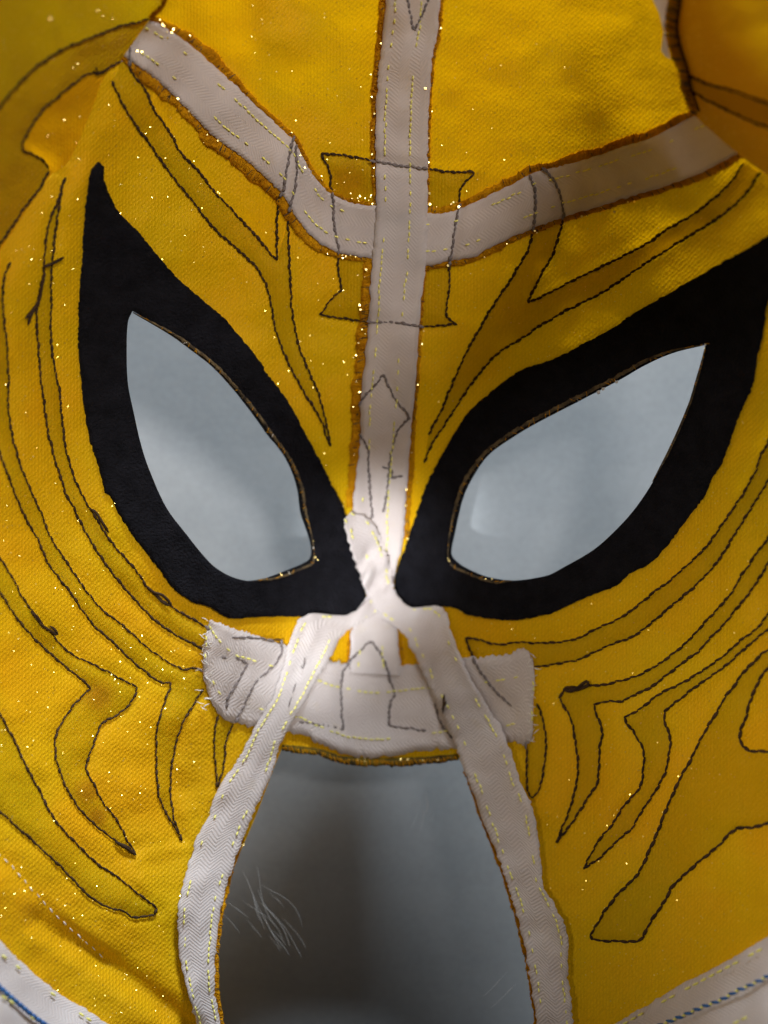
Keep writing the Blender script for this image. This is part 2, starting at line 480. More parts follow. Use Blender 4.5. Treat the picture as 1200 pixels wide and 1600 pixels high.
S['E'] = A(-30,820, 0,872, 20,903, 37,937, 57,963, 87,997, 110,1020, 150,1040, 187,1060, 218,1075, 203,1100, 180,1120, 158,1130, 150,1153, 134,1200, 147,1227, 163,1257, 183,1283, 197,1310, 213,1335)
S['F'] = A(-30,880, 0,925, 20,957, 50,993, 87,1030, 110,1048, 143,1075, 123,1093, 103,1120, 88,1147, 87,1183, 93,1203, 103,1228, 123,1263, 150,1290, 180,1313, 200,1327, 213,1335)
S['G'] = A(318,1076, 297,1110, 280,1143, 272,1177, 268,1200, 267,1243, 272,1277, 283,1313)
S['H'] = A(341,1118, 335,1147, 337,1197, 339,1232)
S['I'] = A(364,1130, 353,1157, 350,1197, 341,1230)
S['T7'] = A(343,1027, 363,1028, 387,1035, 370,1067, 357,1090, 353,1107)
S['T7b'] = A(363,997, 397,997, 440,1000, 441,1017, 430,1037, 400,1066, 377,1110, 368,1130)
S['J'] = A(-30,1060, 0,1117, 20,1153, 41,1197, 63,1237, 80,1273, 113,1313, 150,1347, 187,1373, 217,1397, 248,1422, 240,1430, 207,1433)
S['J2'] = A(207,1433, 200,1427, 153,1410, 130,1390, 103,1363, 83,1343, 50,1313, 20,1287, 0,1268, -40,1235)
S['J3'] = A(-30,1310, 0,1337, 20,1355, 43,1382, 63,1405, 83,1427, 103,1445, 143,1480, 163,1498)
S['Mstar'] = A(467,1128, 500,1132, 523,1137, 537,1140, 533,1090, 535,1053, 546,1033, 567,1013, 580,1000, 597,1027, 607,1053, 618,1087, 610,1097, 608,1137, 627,1137, 667,1142)
S['Mr'] = A(675,1055, 680,1100, 690,1133, 707,1153)
S['K1b'] = A(727,997, 737,1023, 753,1053, 777,1083, 800,1102)
S['K1'] = A(727,997, 750,1000, 777,1008, 800,1003, 833,1005, 877,1003, 903,997, 933,982, 973,963, 1013,933, 1043,910, 1077,880, 1107,850, 1127,820, 1143,798, 1167,763, 1183,727, 1200,690, 1225,630)
S['K2'] = A(836,1042, 867,1038, 913,1027, 947,1010, 983,997, 1017,973, 1050,947, 1083,917, 1120,880, 1143,843, 1170,799, 1200,750, 1235,690)
S['K3'] = A(1235,780, 1200,840, 1183,863, 1163,893, 1140,930, 1110,963, 1073,1003, 1040,1030, 1000,1053, 960,1067, 913,1072, 883,1077, 873,1095, 887,1110, 895,1133, 900,1167, 903,1199, 898,1237, 888,1270, 877,1297, 870,1317)
S['K4'] = A(1235,825, 1200,880, 1177,917, 1143,960, 1120,987, 1090,1017, 1053,1047, 1017,1073, 987,1087, 970,1097, 947,1095, 927,1102, 933,1120, 940,1143, 937,1170, 935,1200, 933,1223, 917,1250, 897,1280, 870,1317)
S['K5'] = A(1235,915, 1200,960, 1183,982, 1153,1003, 1127,1027, 1073,1063, 1033,1083, 1000,1107, 973,1123, 987,1140, 1002,1163, 1007,1183, 1005,1203, 1000,1232, 980,1253, 957,1287, 933,1317, 920,1340, 912,1358)
S['K6'] = A(1235,945, 1200,982, 1180,1000, 1153,1023, 1120,1050, 1087,1073, 1057,1097, 1035,1115, 1038,1130, 1047,1153, 1042,1197, 1030,1227, 1007,1260, 987,1293, 960,1317, 943,1335, 912,1358)
S['K7'] = A(1240,1005, 1200,1017, 1193,1018, 1183,1030, 1163,1047, 1150,1067, 1130,1093, 1120,1113, 1103,1140, 1090,1167, 1072,1200, 1057,1230, 1043,1260, 1030,1293, 1013,1333, 993,1370, 963,1400, 943,1427, 918,1467, 940,1470, 967,1471, 1000,1472, 1017,1440, 1037,1410, 1053,1383, 1087,1350, 1120,1323, 1150,1295, 1177,1293, 1200,1285, 1240,1262)
S['K8'] = A(1240,1000, 1200,1043, 1183,1067, 1173,1093, 1163,1127, 1155,1147, 1158,1163, 1167,1175, 1183,1173, 1200,1175, 1240,1178)
S['K9'] = A(838,1100, 845,1112, 850,1133, 853,1160, 850,1200, 843,1230, 832,1250, 825,1240, 823,1200, 822,1160)
S['U1'] = A(1067,110, 1090,125, 1117,135, 1150,143, 1177,153, 1200,162, 1250,178)
S['U2'] = A(1073,137, 1100,155, 1137,173, 1167,187, 1200,200, 1250,218)

# ------------------------------------------------------------------ relief of the mask: one height raster
GX0, GY0, GS = -260.0, -260.0, 4.0
gx = np.arange(GX0, 1480, GS)
gy = np.arange(GY0, 1880, GS)
XX, YY = np.meshgrid(gx, gy)


def vnoise(x, y, scale, seed):
    r = np.random.default_rng(seed)
    g = r.standard_normal((140, 140))
    fx, fy = (x + 400) / scale, (y + 400) / scale
    ix, iy = np.floor(fx).astype(int), np.floor(fy).astype(int)
    tx, ty = fx - ix, fy - iy
    tx, ty = tx * tx * (3 - 2 * tx), ty * ty * (3 - 2 * ty)
    ix, iy = ix % 139, iy % 139
    return (g[iy, ix] * (1 - tx) + g[iy, ix + 1] * tx) * (1 - ty) + (g[iy + 1, ix] * (1 - tx) + g[iy + 1, ix + 1] * tx) * ty


def relief():
    u = (XX - 600) / 600
    v = (860 - YY) / 860
    z = 0.040 * np.abs(u) ** 2.2 + 0.034 * np.maximum(v, 0) ** 2.0 + 0.012 * np.maximum(-v, 0) ** 2
    z -= 0.018 * np.exp(-((XX - 598) / 130) ** 2) * np.exp(-((YY - 910) / 190) ** 2)
    z -= 0.010 * np.exp(-((XX - 590) / 280) ** 2 - ((YY - 1230) / 260) ** 2)
    pts = np.c_[XX.ravel(), YY.ravel()]
    # side panel rises towards the viewer left of the fold
    d, s = seg_dist(pts, fold_line)
    d = np.where(s > 0, d, 0).reshape(XX.shape)
    dd, _ = seg_dist(pts, fold_line)
    dd = dd.reshape(XX.shape)
    z += 0.00006 * d * np.minimum(1, d / 60) - 0.0018 * np.exp(-(dd / 26) ** 2)
    # soft creases in the cloth
    for line, amp, wd in ((A(160,130, 120,300, 95,420), 0.0012, 30), (A(420,170, 440,320, 460,430), 0.0010, 28),
                          (A(60,1440, 180,1515, 240,1560, 300,1610), -0.0036, 20), (A(960,1120, 975,1200, 950,1290), 0.0012, 22),
                          (A(215,1342, 235,1420), 0.0006, 12), (A(215,1340, 285,1324), 0.0006, 9), (A(880,-100, 900,60, 980,200), -0.0012, 40),
                          (A(350,-50, 400,80, 470,200), 0.0014, 45), (A(760,720, 690,860), 0.0006, 30), (A(0,1390, 150,1500, 260,1600), 0.0016, 35),
                          (A(1060,560, 1170,760, 1120,900), 0.0008, 60)):
        dl, _ = seg_dist(pts, line)
        z += amp * np.exp(-(dl.reshape(XX.shape) / wd) ** 2)
    z += 0.00075 * vnoise(XX, YY, 95, 1) + 0.00028 * vnoise(XX, YY, 38, 2)
    # quilting: cloth is drawn in along every stitched line
    g = np.full(XX.shape, 99.0)
    for k, p in S.items():
        for x, y in resample(np.asarray(p), 3):
            i, j = int(round((x - GX0) / GS)), int(round((y - GY0) / GS))
            a, b, c, e = max(0, j - 6), j + 7, max(0, i - 6), i + 7
            if a >= b or c >= e or a >= g.shape[0] or c >= g.shape[1]:
                continue
            w_ = np.hypot(XX[a:b, c:e] - x, YY[a:b, c:e] - y)
            g[a:b, c:e] = np.minimum(g[a:b, c:e], w_)
    z -= 0.0007 * np.exp(-(g / 9) ** 2)
    return z


HZ = relief()


def height(x, y):
    fx = np.clip((np.asarray(x, float) - GX0) / GS, 0, HZ.shape[1] - 1.001)
    fy = np.clip((np.asarray(y, float) - GY0) / GS, 0, HZ.shape[0] - 1.001)
    i, j = fx.astype(int), fy.astype(int)
    tx, ty = fx - i, fy - j
    return (HZ[j, i] * (1 - tx) + HZ[j, i + 1] * tx) * (1 - ty) + (HZ[j + 1, i] * (1 - tx) + HZ[j + 1, i + 1] * tx) * ty


def lift_flap(pts):
    d, s = seg_dist(pts, flap_line)
    return 0.0080 + 0.00008 * d + 0.0000003 * d * d


def lift_none(pts):
    return 0.0


def to3d(pts, dz=0.0, lift=lift_none):
    pts = np.asarray(pts, float).reshape(-1, 2)
    z = height(pts[:, 0], pts[:, 1]) + dz + lift(pts)
    k = PX * (CAM_H - z) / CAM_H
    return np.c_[(pts[:, 0] - 600) * k, (800 - pts[:, 1]) * k, z]

# ------------------------------------------------------------------ object helpers


def mesh_obj(name, verts, faces, mats, parent=None, uv=None, mat_idx=None, smooth_=True):
    me = bpy.data.meshes.new(name)
    me.from_pydata([tuple(map(float, v)) for v in verts], [], faces)
    for m in (mats if isinstance(mats, list) else [mats]):
        me.materials.append(m)
    if uv is not None:
        l = me.uv_layers.new(name='UVMap')
        vi = np.zeros(len(me.loops), int)
        me.loops.foreach_get('vertex_index', vi)
        l.data.foreach_set('uv', np.asarray(uv, float)[vi].ravel())
    if mat_idx is not None:
        me.polygons.foreach_set('material_index', mat_idx)
    if smooth_:
        me.polygons.foreach_set('use_smooth', [True] * len(me.polygons))
    me.update()
    o = bpy.data.objects.new(name, me)
    COL.objects.link(o)
    o.parent = parent
    return o


def fill2d(poly, holes=(), step=8):
    rings = [np.asarray(poly)] + [np.asarray(h) for h in holes]
    lo, hi = poly.min(0), poly.max(0)
    xs = np.arange(lo[0], hi[0], step)
    ys = np.arange(lo[1], hi[1], step * 0.87)
    G = np.array([(x + (j % 2) * step / 2, y) for j, y in enumerate(ys) for x in xs])
    allb = np.vstack(rings)
    if len(G):
        m = inside(G, rings[0])
        for h in rings[1:]:
            m &= ~inside(G, h)
        G = G[m]
        if len(G):                       # keep clear of the border
            cell = set((int(a // step), int(b // step)) for a, b in allb)
            keep = [i for i, (a, b) in enumerate(G) if (int(a // step), int(b // step)) not in cell]
            G = G[keep]
    vs_, es = [], []
    for r_ in rings:
        n0 = len(vs_)
        vs_ += [Vector((a, b)) for a, b in r_]
        es += [(n0 + i, n0 + (i + 1) % len(r_)) for i in range(len(r_))]
    vs_ += [Vector((a, b)) for a, b in G]
    res = delaunay_2d_cdt(vs_, es, [], 0, 1e-4)
    V = np.array([(v[0], v[1]) for v in res[0]])
    F = np.array([f for f in res[2] if len(f) == 3])
    c = V[F].mean(1)
    m = inside(c, rings[0])
    for h in rings[1:]:
        m &= ~inside(c, h)
    F = F[m]
    # face up (towards +z); layout y runs down
    e1, e2 = V[F[:, 1]] - V[F[:, 0]], V[F[:, 2]] - V[F[:, 0]]
    flip = (e1[:, 0] * e2[:, 1] - e1[:, 1] * e2[:, 0]) > 0
    F[flip] = F[flip][:, ::-1]
    return V, F


def sheet(name, poly, mat, parent, holes=(), dz=0.0, step=8, lift=lift_none, thick=0.0):
    V, F = fill2d(poly, holes, step)
    P3 = to3d(V, dz, lift)
    o = mesh_obj(name, P3, [tuple(map(int, f)) for f in F], mat, parent, V / 1000.0)
    if thick:
        md = o.modifiers.new('thickness', 'SOLIDIFY')
        md.thickness = thick
        md.offset = -1
    return o


def ribbon_pts(sec, k=8):
    return np.hstack([crom(sec[:, :2], k), crom(sec[:, 2:], k)])


def ribbon(name, sec, mat, parent, dz, m=10, bulge=0.0002, ragged=0.8, seed=0, wrinkle=0.00008, k=8, cross=0.0):
    Q = ribbon_pts(sec, k)
    r = np.random.default_rng(seed)
    n = len(Q)
    L, Rr = Q[:, :2].copy(), Q[:, 2:].copy()
    d = Rr - L
    wd = np.hypot(d[:, 0], d[:, 1])[:, None] + 1e-6
    L += d / wd * r.normal(0, ragged, (n, 1))
    Rr += d / wd * r.normal(0, ragged, (n, 1))
    mid = (L + Rr) / 2
    arc = np.r_[0, np.cumsum(np.hypot(*np.diff(mid, axis=0).T))]
    verts, uv = [], []
    for j in range(-1, m + 2):
        t = min(max(j / m, 0), 1)
        p = L * (1 - t) + Rr * t
        off = dz + bulge * math.sin(math.pi * t) if 0 <= j <= m else dz - 0.0006
        wr = wrinkle * (1 + cross * np.exp(-((p[:, 1] - 890) / 75) ** 2))
        off = off + (wr * vnoise(p[:, 0] + 0.45 * p[:, 1], p[:, 1] * 0.45 - p[:, 0] * 0.2, 15 if cross else 24, seed + 31) if 0 <= j <= m else 0)
        verts.append(to3d(p, off))
        uv.append(np.c_[arc / 100, (t * wd[:, 0]) / 100])
    rows = len(verts)
    V = np.stack(verts, 1).reshape(-1, 3)
    U = np.stack(uv, 1).reshape(-1, 2)
    F = []
    for i in range(n - 1):
        for j in range(rows - 1):
            a = i * rows + j
            F.append((a, a + rows, a + rows + 1, a + 1))
    for e in (0, n - 1):
        pass
    return mesh_obj(name, V, F, mat, parent, U)


def ribbon_poly(sec):
    Q = ribbon_pts(sec, 4)
    return np.vstack([Q[:, :2], Q[::-1, 2:]])


POLY = {k: ribbon_poly(v) for k, v in dict(center=tape_center, left=tape_left, right=tape_right, muzzle=tape_muzzle, sl=strap_l, sr=strap_r).items()}


class Threads:
    """collects little spindle-shaped stitches into one mesh"""
    def __init__(self):
        self.v, self.f, self.mi = [], [], []

    def stitch(self, a, b, r, flat=0.8, mi=0, prof=(0.45, 1.0, 1.0, 0.45), ns=6):
        a, b = Vector(a), Vector(b)
        d = b - a
        if d.length < 1e-7:
            return
        t = d.normalized()
        s = t.cross(Vector((0, 0, 1)))
        s = s.normalized() if s.length > 1e-5 else Vector((1, 0, 0))
        u = s.cross(t)
        n0 = len(self.v)
        K = len(prof)
        for i, pr in enumerate(prof):
            c = a + d * (i / (K - 1)) + u * (r * 0.25 * math.sin(math.pi * i / (K - 1)))
            for q in range(ns):
                an = 2 * math.pi * q / ns
                self.v.append(tuple(c + s * (math.cos(an) * r * pr) + u * (math.sin(an) * r * pr * flat)))
        for i in range(K - 1):
            for q in range(ns):
                x, y = n0 + i * ns + q, n0 + i * ns + (q + 1) % ns
                self.f.append((x, y, y + ns, x + ns)); self.mi.append(mi)
        self.f.append(tuple(n0 + q for q in range(ns))[::-1]); self.mi.append(mi)
        self.f.append(tuple(n0 + (K - 1) * ns + q for q in range(ns))); self.mi.append(mi)

    def tube(self, pts, r, mi=0, ns=5, taper=True):
        n0 = len(self.v)
        n = len(pts)
        pts = [Vector(p) for p in pts]
        for i, p in enumerate(pts):
            t = (pts[min(i + 1, n - 1)] - pts[max(i - 1, 0)]).normalized()
            s = t.cross(Vector((0.13, 0.05, 1))).normalized()
            u = s.cross(t)
            rr = r * (0.4 + 0.6 * min(1, min(i, n - 1 - i) / 2)) if taper else r
            for q in range(ns):
                an = 2 * math.pi * q / ns
                self.v.append(tuple(p + s * math.cos(an) * rr + u * math.sin(an) * rr))
        for i in range(n - 1):
            for q in range(ns):
                x, y = n0 + i * ns + q, n0 + i * ns + (q + 1) % ns
                self.f.append((x, y, y + ns, x + ns)); self.mi.append(mi)

    def build(self, name, mats, parent):
        if not self.v:
            return None
        o = mesh_obj(name, self.v, self.f, mats, parent, None, self.mi)
        if name in ('overlock_thread', 'frayed_thread', 'white_stitch', 'tape_stitch'):
            o['kind'] = 'stuff'
        return o


def stitch_line(key_or_pts, parent, width=4.2, length=11, duty=1.06, lift=lift_none, name='stitch_line', mats=None, wob=0.7, dz=0.0):
    p = S[key_or_pts] if isinstance(key_or_pts, str) else key_or_pts
    sm = smooth(p, 3, 55)
    q = resample(sm, length)
    q = q + rng.normal(0, wob * 0.9, q.shape)
    width = width * 0.9
    under = np.zeros(len(q))
    for k, zt in (('left', 0.00140), ('right', 0.00140), ('muzzle', 0.00132), ('center', 0.00180)):
        under = np.maximum(under, inside(q, POLY[k]) * zt)
    hid = inside(q, POLY['sl']) | inside(q, POLY['sr'])
    T = Threads()
    for i in range(len(q) - 1):
        if hid[i] or hid[i + 1]:
            continue
        a, b = q[i], q[i + 1]
        c, d = (a + b) / 2, (b - a) / 2 * duty
        nrm = np.array([-d[1], d[0]]) / (np.hypot(*d) + 1e-6)
        off = nrm * wob * (1 if i % 2 else -1) * 0.5
        tilt = nrm * wob * 0.9
        wv = width * random.uniform(0.70, 1.18)
        if lift is lift_none and (under[i] or under[i + 1]):
            z0, mi, rr = max(under[i], under[i + 1]), 1, wv * PX * 0.55
        else:
            z0, mi, rr = 0.00055, 0, wv * PX * 0.5
        pts = to3d([c - d * 1.0 + off - tilt, c + d * 1.0 + off + tilt], z0 + dz, lift)
        T.stitch(pts[0], pts[1], rr, 0.35 if mi else 0.8, mi)
    return T.build(name, mats or [M['thread'], M['thread_under']], parent)

# ------------------------------------------------------------------ the table under the mask
TZ = -0.038


def build_table():
    n = 40
    V, F = [], []
    for j in range(n + 1):
        for i in range(n + 1):
            x, y = (i / n - 0.5) * 2.4, (j / n - 0.5) * 2.4
            V.append((x, y, TZ))
    for j in range(n):
        for i in range(n):
            a = j * (n + 1) + i
            F.append((a, a + 1, a + n + 2, a + n + 1))
    o = mesh_obj('table_surface', V, F, M['table'])
    o['kind'] = 'structure'


build_table()

# ------------------------------------------------------------------ the mask
mask = bpy.data.objects.new('wrestling_mask', None)
mask.empty_display_size = 0.02
COL.objects.link(mask)
mask['label'] = 'inside of a gold cloth wrestling mask with black rimmed eye holes and white seam tape'
mask['category'] = 'mask'


def part_label(o, s):
    o['label'] = s


# --- cloth panels
mid_l = A(628,366, 587,362, 530,348, 484,312, 455,268, 425,238, 380,200, 300,128, 213,60)
mid_r = A(628,366, 690,370, 770,343, 860,303, 950,278, 1050,240, 1130,202, 1220,150, 1400,40)
center_up = A(655,-190, 645,0, 640,60, 630,200, 628,366)
center_dn = A(628,366, 622,420, 606,620, 596,790, 588,940, 586,1050, 584,1182)
mouth_l = A(443,1164, 428,1200, 405,1262, 385,1310, 366,1353, 351,1400, 341,1450, 335,1500, 336,1550, 343,1590, 362,1760)
mouth_r = A(714,1178, 727,1205, 740,1235, 754,1283, 769,1317, 784,1352, 798,1400, 809,1440, 822,1497, 830,1540, 837,1600, 855,1760)
mouth_top = A(584,1186, 540,1184, 500,1172, 443,1164)
mouth_top_r = A(584,1186, 640,1186, 714,1178)
ctr_u, ctr_d = smooth(center_up, 8), smooth(center_dn, 8)
ml, mr = smooth(mid_l, 8), smooth(mid_r, 8)
fl = smooth(fold_line, 8)
mol, mor = smooth(mouth_l, 6), smooth(mouth_r, 6)
hole_l, hole_r = closed(eye_l_in, 5), closed(eye_r_in, 5)


def ring(*runs):
    out = [runs[0]]
    for r_ in runs[1:]:
        out.append(r_[1:] if np.hypot(*(r_[0] - out[-1][-1])) < 1.5 else r_)
    p = np.vstack(out)
    keep = [True] + [bool(np.hypot(*(p[i] - p[i - 1])) > 0.6) for i in range(1, len(p))]
    return p[np.array(keep)]


seam_up = A(213,60, 235,30, 262,0, 290,-190)
p1 = ring(ctr_u, ml, resample(seam_up, 8), resample(A(290,-190, 655,-190), 12))
p2 = ring(ctr_u, mr, resample(A(1400,40, 1400,-190), 12), resample(A(1400,-190, 655,-190), 12)[:-1])
p3 = ring(ctr_d, resample(mouth_top, 6), mol, resample(A(362,1760, -190,1760), 12), resample(A(-190,1760, -190,640), 12), fl[::-1], ml[::-1])[:-1]
p4 = ring(ctr_d, resample(mouth_top_r, 6), mor, resample(A(855,1760, 1400,1760), 12), resample(A(1400,1760, 1400,40), 12), mr[::-1])[:-1]
s2_ = smooth(S['S2'], 5, 55)
s2b_ = smooth(S['S2b'], 5, 55)
p5 = ring(resample(A(213,60, 190,96), 6), s2_[::-1], s2b_, resample(A(-40,440, -70,500, -190,640), 8), resample(A(-190,640, -190,-190), 12), resample(A(-190,-190, 290,-190), 12), resample(seam_up[::-1], 8))[:-1]
fpl = smooth(flap_line, 6)
p6 = ring(fpl, resample(A(1390,400, 1390,-190), 12), resample(A(1390,-190, 1040,-190), 12))[:-1]

o = sheet('cloth_panel', p1, M['cloth'], mask); part_label(o, 'gold forehead cloth on the left of the centre tape')
o = sheet('cloth_panel', p2, M['cloth'], mask); part_label(o, 'gold forehead cloth on the right of the centre tape')
o = sheet('cloth_panel', p3, M['cloth'], mask, [hole_l]); part_label(o, 'gold cheek cloth with the left eye hole')
o = sheet('cloth_panel', p4, M['cloth'], mask, [hole_r]); part_label(o, 'gold cheek cloth with the right eye hole')
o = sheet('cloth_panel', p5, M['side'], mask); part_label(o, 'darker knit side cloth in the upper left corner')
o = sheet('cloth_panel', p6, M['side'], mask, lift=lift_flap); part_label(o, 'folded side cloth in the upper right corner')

o = sheet('cloth_panel', ring(s2_[::-1], s2b_, resample(A(-40,440, -70,500), 6), fl[(fl[:, 1] > 97) & (fl[:, 1] < 498)][::-1]), M['glow'], mask, dz=0.00015)
part_label(o, 'single layer of cloth beside the fold at upper left, backlit glow painted amber')

# --- doubled cloth bands and the stitching round them


def band(outline, keys, lift=lift_none, width=4.2, length=11, duty=1.06, holes=(), mat='applique'):
    o = sheet('applique_band', outline, M[mat], mask, holes, 0.00028, 7, lift)
    for k in keys:
        stitch_line(k, o, width, length, duty, lift)
    return o


def cat(*runs):
    p = ring(*runs)
    if np.hypot(*(p[0] - p[-1])) < 0.8:
        p = p[:-1]
    return p


sm = {k: smooth(v, 5, 55) for k, v in S.items()}
band(cat(sm['S1'], resample(A(232,31, 213,60, 190,96), 5), sm['S2'][::-1], sm['S2b'], resample(A(-40,440, -60,440, -60,215), 6)), ['S1', 'S2', 'S2b'], width=4.6, length=10, mat='side')
band(cat(sm['S4'], resample(A(433,407, 451,345), 5), sm['S6'][sm['S6'][:, 1] > 340], sm['S3'][::-1], resample(A(175,127, 203,73), 5)), ['S3', 'S4', 'S5', 'S6'], width=4.8, length=10)
band(closed(S['S7'][:-1], 5), ['S7'], width=4.6, length=9)
band(cat(sm['S11'], resample(A(670,680, 663,723), 5), sm['S12'][::-1], resample(A(1187,270, 1160,255), 5), sm['S10'][::-1], resample(A(847,263, 827,273), 5)), ['S10', 'S11', 'S12'], width=5.0, length=10)
band(cat(sm['A'], resample(A(318,1048, 318,1076), 5), sm['G'], sm['B'][::-1], resample(A(-30,640, -20,520, 15,410), 6)), ['A', 'B', 'G'])
band(cat(sm['C'], resample(A(318,1014, 328,984), 5), sm['D'][::-1]), ['C', 'D'], width=4.6)
band(cat(sm['E'], sm['F'][::-1], resample(A(-30,880, -30,820), 5)), ['E', 'F'])
band(cat(sm['H'], sm['I'][::-1], resample(A(364,1130, 341,1118), 5)), ['H', 'I', 'T7', 'T7b'])
band(cat(sm['J'], sm['J2'], resample(A(-40,1235, -40,1150, -30,1060), 6)), ['J', 'J2'], width=4.8, length=12)
band(cat(sm['K1'], resample(A(1225,630, 1235,690), 6), sm['K2'][::-1], resample(A(836,1042, 790,1060, 753,1053, 727,997), 5)), ['K1', 'K1b', 'K2'], width=4.6)
band(cat(sm['K3'], sm['K4'][::-1], resample(A(1235,825, 1235,780), 5)), ['K3', 'K4'], width=4.8, length=12)
band(cat(sm['K5'], sm['K6'][::-1], resample(A(1235,945, 1235,915), 5)), ['K5', 'K6'], width=4.6, length=12)
band(cat(sm['K7'], resample(A(1240,1262, 1240,1178), 6), sm['K8'][::-1], resample(A(1240,1000, 1240,1005), 3)), ['K7', 'K8'], width=5.6, length=14)
band(cat(sm['K9'], resample(A(822,1160, 838,1100), 5)), ['K9'])
band(cat(sm['U1'], resample(A(1250,178, 1250,218), 5), sm['U2'][::-1], resample(A(1073,137, 1067,110), 5)), ['U1', 'U2'], lift=lift_flap, width=4.6, length=11)
stitch_line('J3', mask, 2.6, 15, 0.5, mats=[M['white_thread'], M['white_thread']], name='white_stitch_line')

# --- black eye trims


def edge_lip(line, parent, wmax, seed, mat, drop=0.0022, inward=1):
    """raw cut edge of the cloth standing below the rim of an eye hole"""
    q = smooth(line, 4)
    r = np.random.default_rng(seed)
    t = np.gradient(q, axis=0)
    t /= np.hypot(t[:, 0], t[:, 1])[:, None]
    nn = np.c_[-t[:, 1], t[:, 0]] * inward
    n = len(q)
    s = np.linspace(0, 1, n)
    wd = wmax * np.clip(np.sin(math.pi * s) * 1.8, 0.12, 1) * (0.9 + 0.07 * r.standard_normal(n))
    rows = [to3d(q - nn * wd[:, None], 0.00115), to3d(q - nn * (wd * 0.4)[:, None], 0.0014 + 0.0001 * r.standard_normal(n)), to3d(q + nn * 1.2, -0.0008)]
    V = np.stack(rows, 1).reshape(-1, 3)
    F = [(i * 3 + j, i * 3 + j + 1, (i + 1) * 3 + j + 1, (i + 1) * 3 + j) for i in range(n - 1) for j in range(2)]
    o = mesh_obj('cut_edge', V, F, mat, parent)
    T = Threads()                              # frayed threads over the edge
    for i in range(0, n - 1):
        if r.random() < 0.45:
            a = to3d(q[i] - nn[i] * wd[i] * r.uniform(0.5, 1.0), 0.00145)[0]
            b = to3d(q[i] + nn[i] * r.uniform(-1.5, 1.5) + t[i] * r.normal(0, 4), 0.0012)[0]
            mi = int(r.choice([0, 0, 1, 1, 2], p=[0.2, 0.2, 0.3, 0.25, 0.05]))
            T.stitch(a, b, 0.0001, 0.8, mi, ns=4)
    T.build('frayed_thread', [M['edge'], M['overlock'], M['white_thread']], o)
    return o


def rough_ring(p, amp, seed):
    r = np.random.default_rng(seed)
    return p + r.normal(0, amp, p.shape)


et = sheet('eye_trim', rough_ring(closed(eye_l_out, 4), 0.6, 3), M['black'], mask, [closed(eye_l_in, 4)], 0.0010, 7, thick=0.0016)
part_label(et, 'black felt rim of the left eye hole')
edge_lip(A(208,488, 267,523, 300,547, 333,573, 367,610, 400,651, 423,683, 450,720, 467,760, 474,798, 485,833, 491,862), et, 7.5, 5, M['edge'])
edge_lip(A(491,864, 488,878, 440,898, 402,907), et, 5, 6, M['edge'])
et2 = sheet('eye_trim', rough_ring(closed(eye_r_out, 4), 0.6, 4), M['black'], mask, [closed(eye_r_in, 4)], 0.0010, 7, thick=0.0016)
part_label(et2, 'black felt rim of the right eye hole')
edge_lip(A(1102,538, 1050,551, 1007,570, 967,593, 900,628, 833,663, 800,683, 763,710, 733,750, 718,785, 703,840, 700,866), et2, 9, 8, M['edge'], inward=-1)
edge_lip(A(699,866, 707,880, 733,893, 767,905, 800,908), et2, 6, 9, M['edge'], inward=-1)
edge_lip(A(1103,540, 1097,563, 1087,597, 1077,630, 1050,693, 1020,753), et2, 3.0, 10, M['edge'])
T = Threads()
for (x, y) in ((902, 618), (934, 607), (941, 601), (962, 590), (705, 876)):
    a, b = to3d([(x, y + 2), (x + 2, y + 9)], 0.0006)
    T.stitch(a, b, 0.0004, 0.8)
T.build('white_stitch', [M['white_thread']], et2)

# --- seam allowances with overlock thread along the tapes


def overlock(inner, w0, seed, parent=mask, dz=0.0005, side=1, wvar=0.12, name='overlock_edge'):
    q = smooth(inner, 4)
    r = np.random.default_rng(seed)
    t = np.gradient(q, axis=0)
    t /= np.hypot(t[:, 0], t[:, 1])[:, None]
    nn = np.c_[-t[:, 1], t[:, 0]] * side
    n = len(q)
    w0 = np.interp(np.linspace(0, 1, n), np.linspace(0, 1, len(w0)), w0) if np.ndim(w0) else np.full(n, float(w0))
    wd = 0.72 * w0 * (1 + wvar * vnoise(q[:, 0], q[:, 1], 17, seed)) + r.normal(0, 0.8, n)
    rows = []
    for j, f in enumerate((-0.35, 0.1, 0.55, 0.9, 1.0)):
        z = dz + (0.0003 * math.sin(math.pi * (j + 0.6) / 5)) - (0.0008 if j == 4 else 0)
        rows.append(to3d(q + nn * (wd * f)[:, None], z + 0.00012 * r.standard_normal(n)))
    V = np.stack(rows, 1).reshape(-1, 3)
    K = len(rows)
    F = [(i * K + j, i * K + j + 1, (i + 1) * K + j + 1, (i + 1) * K + j) for i in range(n - 1) for j in range(K - 1)]
    o = mesh_obj(name, V, F, M['overlock'], parent)
    T = Threads()
    for i in range(n - 1):
        for _ in range(2):
            f0, f1 = r.uniform(-0.1, 0.3), r.uniform(0.7, 1.12)
            a = to3d(q[i] + nn[i] * wd[i] * f0 + t[i] * r.uniform(-2, 2), dz + 0.0005)[0]
            b = to3d(q[i] + nn[i] * wd[i] * f1 + t[i] * r.uniform(-1, 6), dz + 0.0002)[0]
            T.stitch(a, b, r.uniform(0.00008, 0.00013), 0.6, int(r.random() < 0.10), ns=4)
    T.build('overlock_thread', [M['overlock'], M['edge']], o)
    return o


def edge_of(sec, right=False, a=0, b=None):
    p = sec[a:b, 2:] if right else sec[a:b, :2]
    return p


